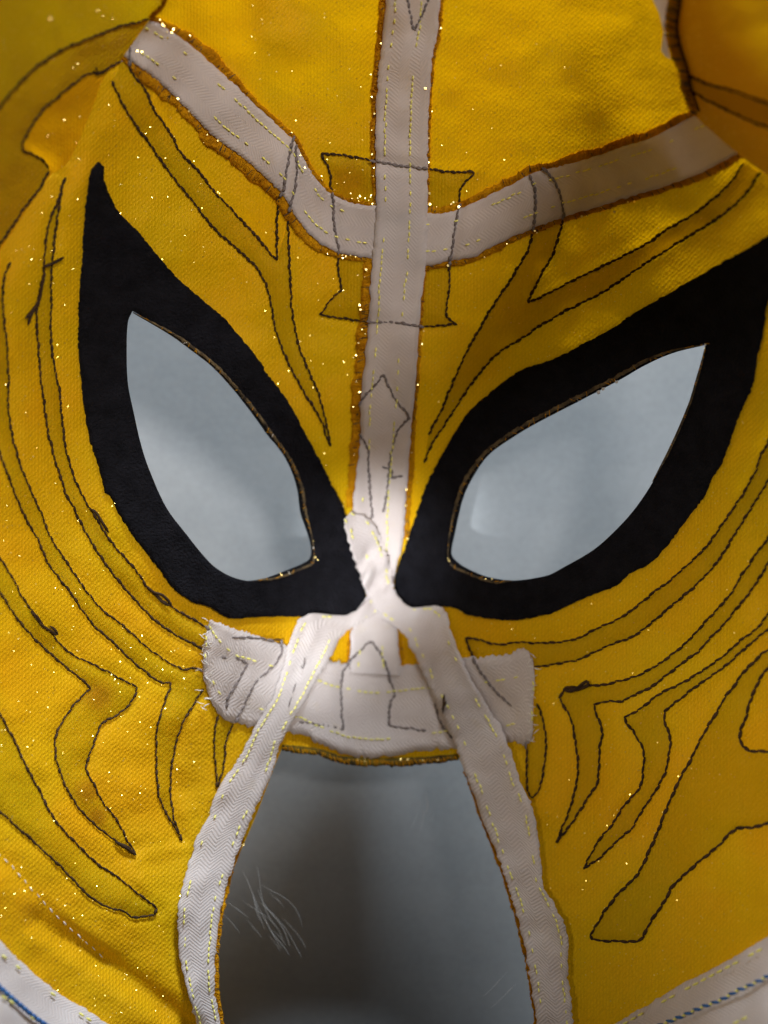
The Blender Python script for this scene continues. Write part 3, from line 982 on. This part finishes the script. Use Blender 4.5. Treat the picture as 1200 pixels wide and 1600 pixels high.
overlock(edge_of(tape_left, False, 0, 16), [10, 20, 22, 14, 10, 9, 9, 8, 7], 21, side=-1)
overlock(edge_of(tape_left, True, 0, 16), [12, 22, 18, 19, 26, 26, 22, 20, 14, 10], 22)
overlock(edge_of(tape_right, False, 1), [14, 14, 15, 18, 17, 17, 15, 15], 23, side=-1)
overlock(edge_of(tape_right, True, 1), [10, 12, 12, 12, 11, 12, 14, 14], 24)
overlock(edge_of(tape_center, False, 0, 8), [9, 12, 12, 10, 9], 25, side=1)
overlock(edge_of(tape_center, True, 0, 8), [9, 8, 6, 5, 5], 26, side=-1)
overlock(edge_of(tape_center, False, 9, 16), [18, 22, 22, 22, 20, 16], 27, side=1)
overlock(A(553,972, 549,1000, 547,1035), 10, 37, side=1)
overlock(A(620,985, 623,1010, 625,1040), 9, 38, side=-1)
overlock(edge_of(tape_center, True, 9, 17), [6, 6, 8, 12, 12], 28, side=-1)
overlock(strap_l[12:, 2:], [3, 6, 8, 9, 8, 5], 29, side=-1)
overlock(strap_r[14:, :2], [3, 6, 6, 5, 4], 30, side=1)
overlock(A(262,-40, 258,5, 236,30), 8, 33, side=1)

# --- white tapes


def tape_stitches(sec, fr, parent, dz, a=0, b=None, show=0.52):
    Q = ribbon_pts(sec[a:b], 8)
    p = Q[:, :2] * (1 - fr) + Q[:, 2:] * fr
    q = resample(p, 9)
    T = Threads()
    for i in range(len(q) - 1):
        vis = show + 0.35 * float(vnoise(q[i:i + 1, 0], q[i:i + 1, 1], 60, 77)[0])
        if random.random() > vis:
            continue
        c, d = (q[i] + q[i + 1]) / 2, (q[i + 1] - q[i]) / 2 * 0.8
        e = rng.normal(0, 0.6, 2)
        s = to3d([c - d + e, c + d + e], dz + 0.00022)
        T.stitch(s[0], s[1], 0.0002, 0.35, ns=6)
    return T.build('tape_stitch', [M['yellow_thread']], parent)


def tape(sec, dz, fracs, seed, label, **kw):
    o = ribbon('seam_tape', sec, M['twill' if seed in (44, 45, 46) else 'tape'], mask, dz, seed=seed, **kw)
    part_label(o, label)
    for f in fracs:
        tape_stitches(sec, f, o, dz + kw.get('bulge', 0.0002) * math.sin(math.pi * f))
    return o


tape(tape_left, 0.0011, (0.2, 0.72), 41, 'white tape slanting to the upper left across the forehead')
tape(tape_right, 0.0011, (0.22, 0.74), 42, 'white tape slanting to the upper right across the forehead')
tc_ = tape(tape_center, 0.0015, (0.18, 0.66), 43, 'white tape down the middle of the forehead and nose')
for k in ('S8', 'S9', 'S9b'):
    stitch_line(k, tc_, 4.4, 9)
tm = tape(tape_muzzle, 0.0010, (0.28, 0.80), 44, 'wide white tape above the mouth hole with frayed ends', ragged=1.6)
for k in ('Mstar', 'Mr'):
    stitch_line(k, tm, 4.4, 9)
tape(strap_l, 0.0024, (0.16, 0.82), 45, 'white tape along the left side of the mouth hole', wrinkle=0.0002, ragged=1.0, cross=2.5)
tape(strap_r, 0.0028, (0.18, 0.84), 46, 'white tape crossing at the nose and along the right side of the mouth hole', wrinkle=0.00022, bulge=0.0003, ragged=1.2, cross=5.0)

# frayed threads at the ends of the wide tape
T = Threads()
for _ in range(46):
    left = random.random() < 0.45
    if left:
        x, y = random.uniform(316, 334), random.uniform(970, 1110)
        ang = random.uniform(2.2, 4.2)
    else:
        x, y = random.uniform(822, 836), random.uniform(1015, 1160)
        ang = random.uniform(-0.9, 0.9)
    pts = []
    for s in range(5):
        pts.append((x, y))
        ang += random.uniform(-0.5, 0.5)
        x += math.cos(ang) * 3; y += math.sin(ang) * 3
    p3_ = to3d(pts, 0.0013)
    T.tube(p3_, 0.00012)
T.build('frayed_thread', [M['white_thread']], tm)

# --- dark lower edge above the mouth hole
me_ = overlock(A(441,1166, 470,1169, 500,1173, 533,1184, 584,1187, 640,1187, 690,1183, 716,1180), [9, 12, 15, 14, 13, 11], 50, side=1, name='mouth_edge')
me_.data.materials[0] = M['mouth_edge']

# --- seam of the folded side cloth, upper right


def flap_seam():
    q = smooth(A(1052,-60, 1054,0, 1049,45, 1056,80, 1066,110, 1071,140, 1084,178), 3.2)
    t = np.gradient(q, axis=0)
    t /= np.hypot(t[:, 0], t[:, 1])[:, None]
    nn = np.c_[-t[:, 1], t[:, 0]]
    T = Threads()
    n = len(q)
    for i in range(n - 1):
        wd = np.interp(i / n, [0, 0.45, 0.7, 1], [10, 11, 7, 4])
        for _ in range(2):
            a = q[i] + nn[i] * wd + rng.normal(0, 1, 2)
            b = q[i] - nn[i] * wd + t[i] * 7 + rng.normal(0, 1, 2)
            p = to3d([a, b], 0.0010, lift_flap)
            T.stitch(p[0], p[1], random.uniform(0.0002, 0.00032), 0.8, int(random.random() < 0.3), ns=5)
    o = T.build('flap_seam', [M['overlock'], M['edge']], mask)
    sheet('tape_end', A(1018,-60, 1044,-60, 1044,0, 1040,45, 1043,70, 1048,92, 1040,88, 1033,80, 1037,50, 1030,20, 1020,0), M['tape'], o, dz=0.0040, step=6)
    T2 = Threads()
    for i in range(0, n - 1, 2):
        p = to3d([q[i] + nn[i] * -9, q[min(i + 3, n - 1)] + nn[i] * -9], 0.0012, lift_flap)
        T2.stitch(p[0], p[1], 0.0003, 0.8)
    T2.build('stitch_line', [M['thread']], o)


flap_seam()

# --- white hems of the neck opening in the lower corners


def lift_hem(edge):
    def f(pts):
        d, s = seg_dist(pts, edge)
        return 0.0025 + 0.00007 * d
    return f


hem_le = A(-120,1365, 0,1470, 33,1503, 60,1527, 93,1553, 133,1577, 170,1600, 250,1650, 330,1740)
hem_re = A(870,1660, 960,1600, 1000,1577, 1033,1557, 1067,1537, 1133,1503, 1200,1463, 1330,1380)


def hem(edge, low, seed, label, blue, twist, rows):
    e = smooth(edge, 6)
    e = e + np.random.default_rng(seed).normal(0, 0.9, e.shape)
    l = resample(low, 15)
    n = len(e)
    lift = lift_hem(edge)
    lq = resample(low, np.hypot(*np.diff(low, axis=0).T).sum() / (n - 1))[:n]
    while len(lq) < n:
        lq = np.vstack([lq, lq[-1:]])
    m = 26
    arc = np.r_[0, np.cumsum(np.hypot(*np.diff(e, axis=0).T))]
    V, U = [], []
    for j in range(-1, m + 1):
        t = max(j, 0) / m
        p = e * (1 - t) + lq * t
        z = lift(p) if j >= 0 else 0.0
        h = height(p[:, 0], p[:, 1]) + z + 0.0004 * vnoise(p[:, 0], p[:, 1], 40, seed)
        k = PX * (CAM_H - h) / CAM_H
        V.append(np.c_[(p[:, 0] - 600) * k, (800 - p[:, 1]) * k, h])
        U.append(np.c_[arc / 100, np.full(n, t * 2.0)])
    K = len(V)
    F = [(i * K + j, (i + 1) * K + j, (i + 1) * K + j + 1, i * K + j + 1) for i in range(n - 1) for j in range(K - 1)]
    o = mesh_obj('neck_hem', np.stack(V, 1).reshape(-1, 3), F, M['twill'], mask, np.stack(U, 1).reshape(-1, 2))
    part_label(o, label)
    T = Threads()
    q = resample(smooth(blue, 4), 15 if twist else 9)
    for i in range(len(q) - 1):
        d = q[i + 1] - q[i]
        nn = np.array([-d[1], d[0]]) / np.hypot(*d)
        if twist:
            p = to3d([q[i] - nn * 2.5, q[i] + d * 0.75 + nn * 2.5], 0.0011, lift)
            T.stitch(p[0], p[1], 0.00038, 0.8, 0)
            p = to3d([q[i] + d * 0.55 + nn * 1.5, q[i] + d * 1.15 - nn * 1.5], 0.0010, lift)
            T.stitch(p[0], p[1], 0.00025, 0.8, 1)
        else:
            p = to3d([q[i] - d * 0.1, q[i] + d * 1.1], 0.0010, lift)
            T.stitch(p[0], p[1], 0.00055, 0.8, 0)
    T.build('blue_thread', [M['blue_thread'], M['yellow_thread']], o)
    T = Threads()
    for line in rows:
        q = resample(smooth(line, 4), 14)
        for i in range(len(q) - 1):
            if random.random() < 0.45:
                p = to3d([q[i], q[i] + (q[i + 1] - q[i]) * 0.7], 0.0008, lift)
                T.stitch(p[0], p[1], 0.00028, 0.7, ns=5)
    T.build('tape_stitch', [M['yellow_thread']], o)


hem(hem_le, A(-190,1500, -60,1700, 80,1760, 250,1790), 61, 'white twill neck hem with blue thread in the lower left corner',
    A(-40,1505, 0,1542, 20,1560, 40,1577, 60,1593, 110,1625), False,
    [A(-20,1478, 7,1495, 50,1528, 93,1561, 130,1587, 170,1612), A(-10,1552, 10,1560, 50,1590, 80,1612)])
hem(hem_re, A(900,1790, 1050,1760, 1200,1720, 1400,1560), 62, 'white twill neck hem with blue twisted thread in the lower right corner',
    A(1000,1616, 1040,1598, 1067,1587, 1093,1575, 1127,1562, 1153,1547, 1170,1540, 1200,1525, 1260,1490), True,
    [A(960,1608, 1050,1557, 1110,1525, 1180,1488, 1230,1460), A(1120,1612, 1180,1582, 1230,1550)])

# --- loose thread ends on the stitching


def loose(paths, name='loose_thread', mat='thread', r=0.0003, dz=0.0010):
    T = Threads()
    for p in paths:
        q = resample(crom(np.asarray(p, float)), 3)
        P3 = to3d(q, dz)
        P3[:, 2] += 0.0006 * np.sin(np.linspace(0, math.pi, len(q)))
        T.tube(P3, r)
    return T.build(name, [M[mat]], mask)


loose([A(70,425, 66,450, 62,470, 52,485, 40,498), A(62,472, 50,492, 44,508), A(66,418, 84,412, 100,402)], r=0.00035)
loose([A(48,955, 60,968, 68,978, 80,985, 90,992, 87,985, 78,978), A(50,957, 58,962, 66,974, 62,968)], r=0.00032)
loose([A(228,915, 240,925, 255,930, 268,945, 256,942, 243,930), A(140,795, 150,800, 160,815, 170,832)], r=0.00035)
loose([A(880,1076, 890,1080, 900,1076, 910,1068, 917,1064, 918,1070, 910,1074, 898,1078, 886,1074, 880,1079)], r=0.0004)
loose([A(694,1085, 693,1100, 692,1114), A(690,1108, 697,1096)], r=0.0003, dz=0.0034)
loose([A(180,1315, 195,1322, 210,1333, 213,1336), A(190,1318, 205,1326)], r=0.0004)
loose([A(476,1028, 474,1045, 470,1040), A(462,1068, 458,1082), A(455,1090, 451,1105)], r=0.00014, dz=0.0029, mat='thread_under')
loose([A(147,112, 152,117, 160,114, 170,108), A(150,105, 153,112)], r=0.0003)

# --- gold flecks that catch the light
flecks_v, flecks_f = [], []
LAMPS = [Vector(KEY_LOC), Vector(TABLE_LOC)]
CAMP = Vector((0, 0, CAM_H))


def fleck(x, y, r, dz=0.0007, lift=lift_none):
    p = Vector(to3d([(x, y)], dz, lift)[0])
    KEY = LAMPS[0] if (y < 450 or x > 430 or random.random() < 0.35) else LAMPS[1]
    h = ((KEY - p).normalized() + (CAMP - p).normalized()).normalized()
    h = (h + Vector(rng.normal(0, 0.10, 3))).normalized()
    s = h.cross(Vector((0, 1, 0.3))).normalized()
    u = h.cross(s)
    n0 = len(flecks_v)
    for q in range(6):
        a = 2 * math.pi * q / 6
        flecks_v.append(tuple(p + s * math.cos(a) * r + u * math.sin(a) * r))
    c = tuple(range(n0, n0 + 6))
    nrm = (Vector(flecks_v[n0 + 1]) - Vector(flecks_v[n0])).cross(Vector(flecks_v[n0 + 2]) - Vector(flecks_v[n0]))
    flecks_f.append(c if nrm.dot(h) > 0 else c[::-1])


def scatter(n, x0, y0, x1, y1, r=(0.00005, 0.00013)):
    k = 0
    while k < n:
        x, y = random.uniform(x0, x1), random.uniform(y0, y1)
        k += 1
        q = np.array([[x, y]])
        if inside(q, eye_l_out)[0] or inside(q, eye_r_out)[0] or any(inside(q, POLY[m_])[0] for m_ in POLY) or inside(q, p6)[0]:
            continue
        if (1165 < y and 340 < x < 830):
            continue
        fleck(x, y, random.uniform(*r))


scatter(150, 0, 380, 190, 1300)
scatter(50, 60, 150, 330, 420)
scatter(50, 180, 980, 330, 1330)
scatter(24, 300, 0, 590, 330)
scatter(10, 670, 80, 860, 330)
scatter(16, 0, 0, 220, 130, (0.00005, 0.0001))
scatter(60, 0, 1350, 270, 1590, (0.00005, 0.0001))
scatter(18, 430, 400, 570, 760)


def along(line, n, jit, r=(0.0001, 0.00024)):
    q = resample(np.asarray(line, float), 2)
    for _ in range(n):
        p = q[random.randrange(len(q))] + rng.normal(0, jit, 2)
        fleck(p[0], p[1], random.uniform(*r), 0.0013)


along(tape_center[:8, :2] - [6, 0], 14, 4)
along(tape_center[9:16, :2] - [10, 0], 13, 6)
along(tape_center[:8, 2:] + [3, 0], 7, 2)
along(tape_center[10:17, 2:] + [5, 0], 4, 2)
along(A(235,25, 262,48, 300,60), 8, 5)
along(tape_left[8:15, :2] + [3, -4], 6, 4)
along(A(555,308, 580,312), 9, 5)
along(A(510,390, 545,402, 575,406), 6, 4)
along(A(672,325, 700,322, 716,318), 4, 3)
along(tape_right[3:11, 2:] + [2, 6], 7, 4)
along(A(215,80, 245,118, 300,180, 350,230), 7, 6)
along(A(533,1188, 600,1189, 690,1186), 10, 2)
along(A(440,898, 488,880, 496,866, 482,810), 5, 2)
along(A(698,868, 708,882, 735,896, 775,908), 5, 2)
along(A(1103,538, 1100,548), 3, 1.5)
for xy in ((671, 302), (672, 319), (717, 323), (635, 765), (634, 790), (637, 842), (700, 415), (572, 421), (909, 338), (991, 315), (960, 331), (665, 138), (380, 1320)):
    fleck(xy[0], xy[1], 0.0003, 0.0018)
fo = mesh_obj('glitter', flecks_v, flecks_f, M['gold'], mask, smooth_=False)
fo['kind'] = 'stuff'

# ------------------------------------------------------------------ lint on the table


def on_table(x, y):
    k = PX * (CAM_H - TZ) / CAM_H
    return ((x - 600) * k, (800 - y) * k, TZ)


def lint(label, strands, seed, name='lint_tuft'):
    """loose fibres caught on the rim of the mouth hole, hanging a little below it"""
    r = random.Random(seed)
    T = Threads()
    base = Vector(to3d([strands[0][0][0]], -0.006)[0])
    for path, n, spread in strands:
        q = resample(crom(np.asarray(path, float)), 8)
        for _ in range(n):
            ox, oy = r.gauss(0, spread), r.gauss(0, spread)
            ph, am = r.uniform(0, 6), r.uniform(1, 5)
            a, b = sorted((r.uniform(0, 0.6), r.uniform(0.4, 1)))
            seg = q[int(a * (len(q) - 1)):int(b * (len(q) - 1)) + 1]
            if len(seg) < 3:
                continue
            lv = r.uniform(-0.010, -0.004)
            p2 = [(x + ox + am * math.sin(ph + i * 0.35), y + oy + am * math.cos(ph * 1.3 + i * 0.3)) for i, (x, y) in enumerate(seg)]
            pts = [Vector(v) - base for v in to3d(p2, lv)]
            T.tube(pts, r.uniform(0.00002, 0.000032), ns=4)
    o = T.build(name, [M['lint']], None)
    o.location = base
    o['label'] = label
    o['category'] = 'lint'
    o['group'] = 'lint caught at the rim of the mouth hole'


lint('long wispy white lint tuft at the left edge of the mouth hole', [([(385,1360), (400,1420), (430,1470), (460,1530)], 10, 15), ([(370,1400), (420,1440), (450,1500)], 9, 24)], 1)
lint('small pale lint wisp in the upper right of the mouth hole', [([(660,1240), (668,1270), (655,1300)], 14, 4)], 2)
lint('white lint wisp near the lower right edge of the mouth hole', [([(820,1530), (780,1570), (745,1600)], 5, 16)], 3)
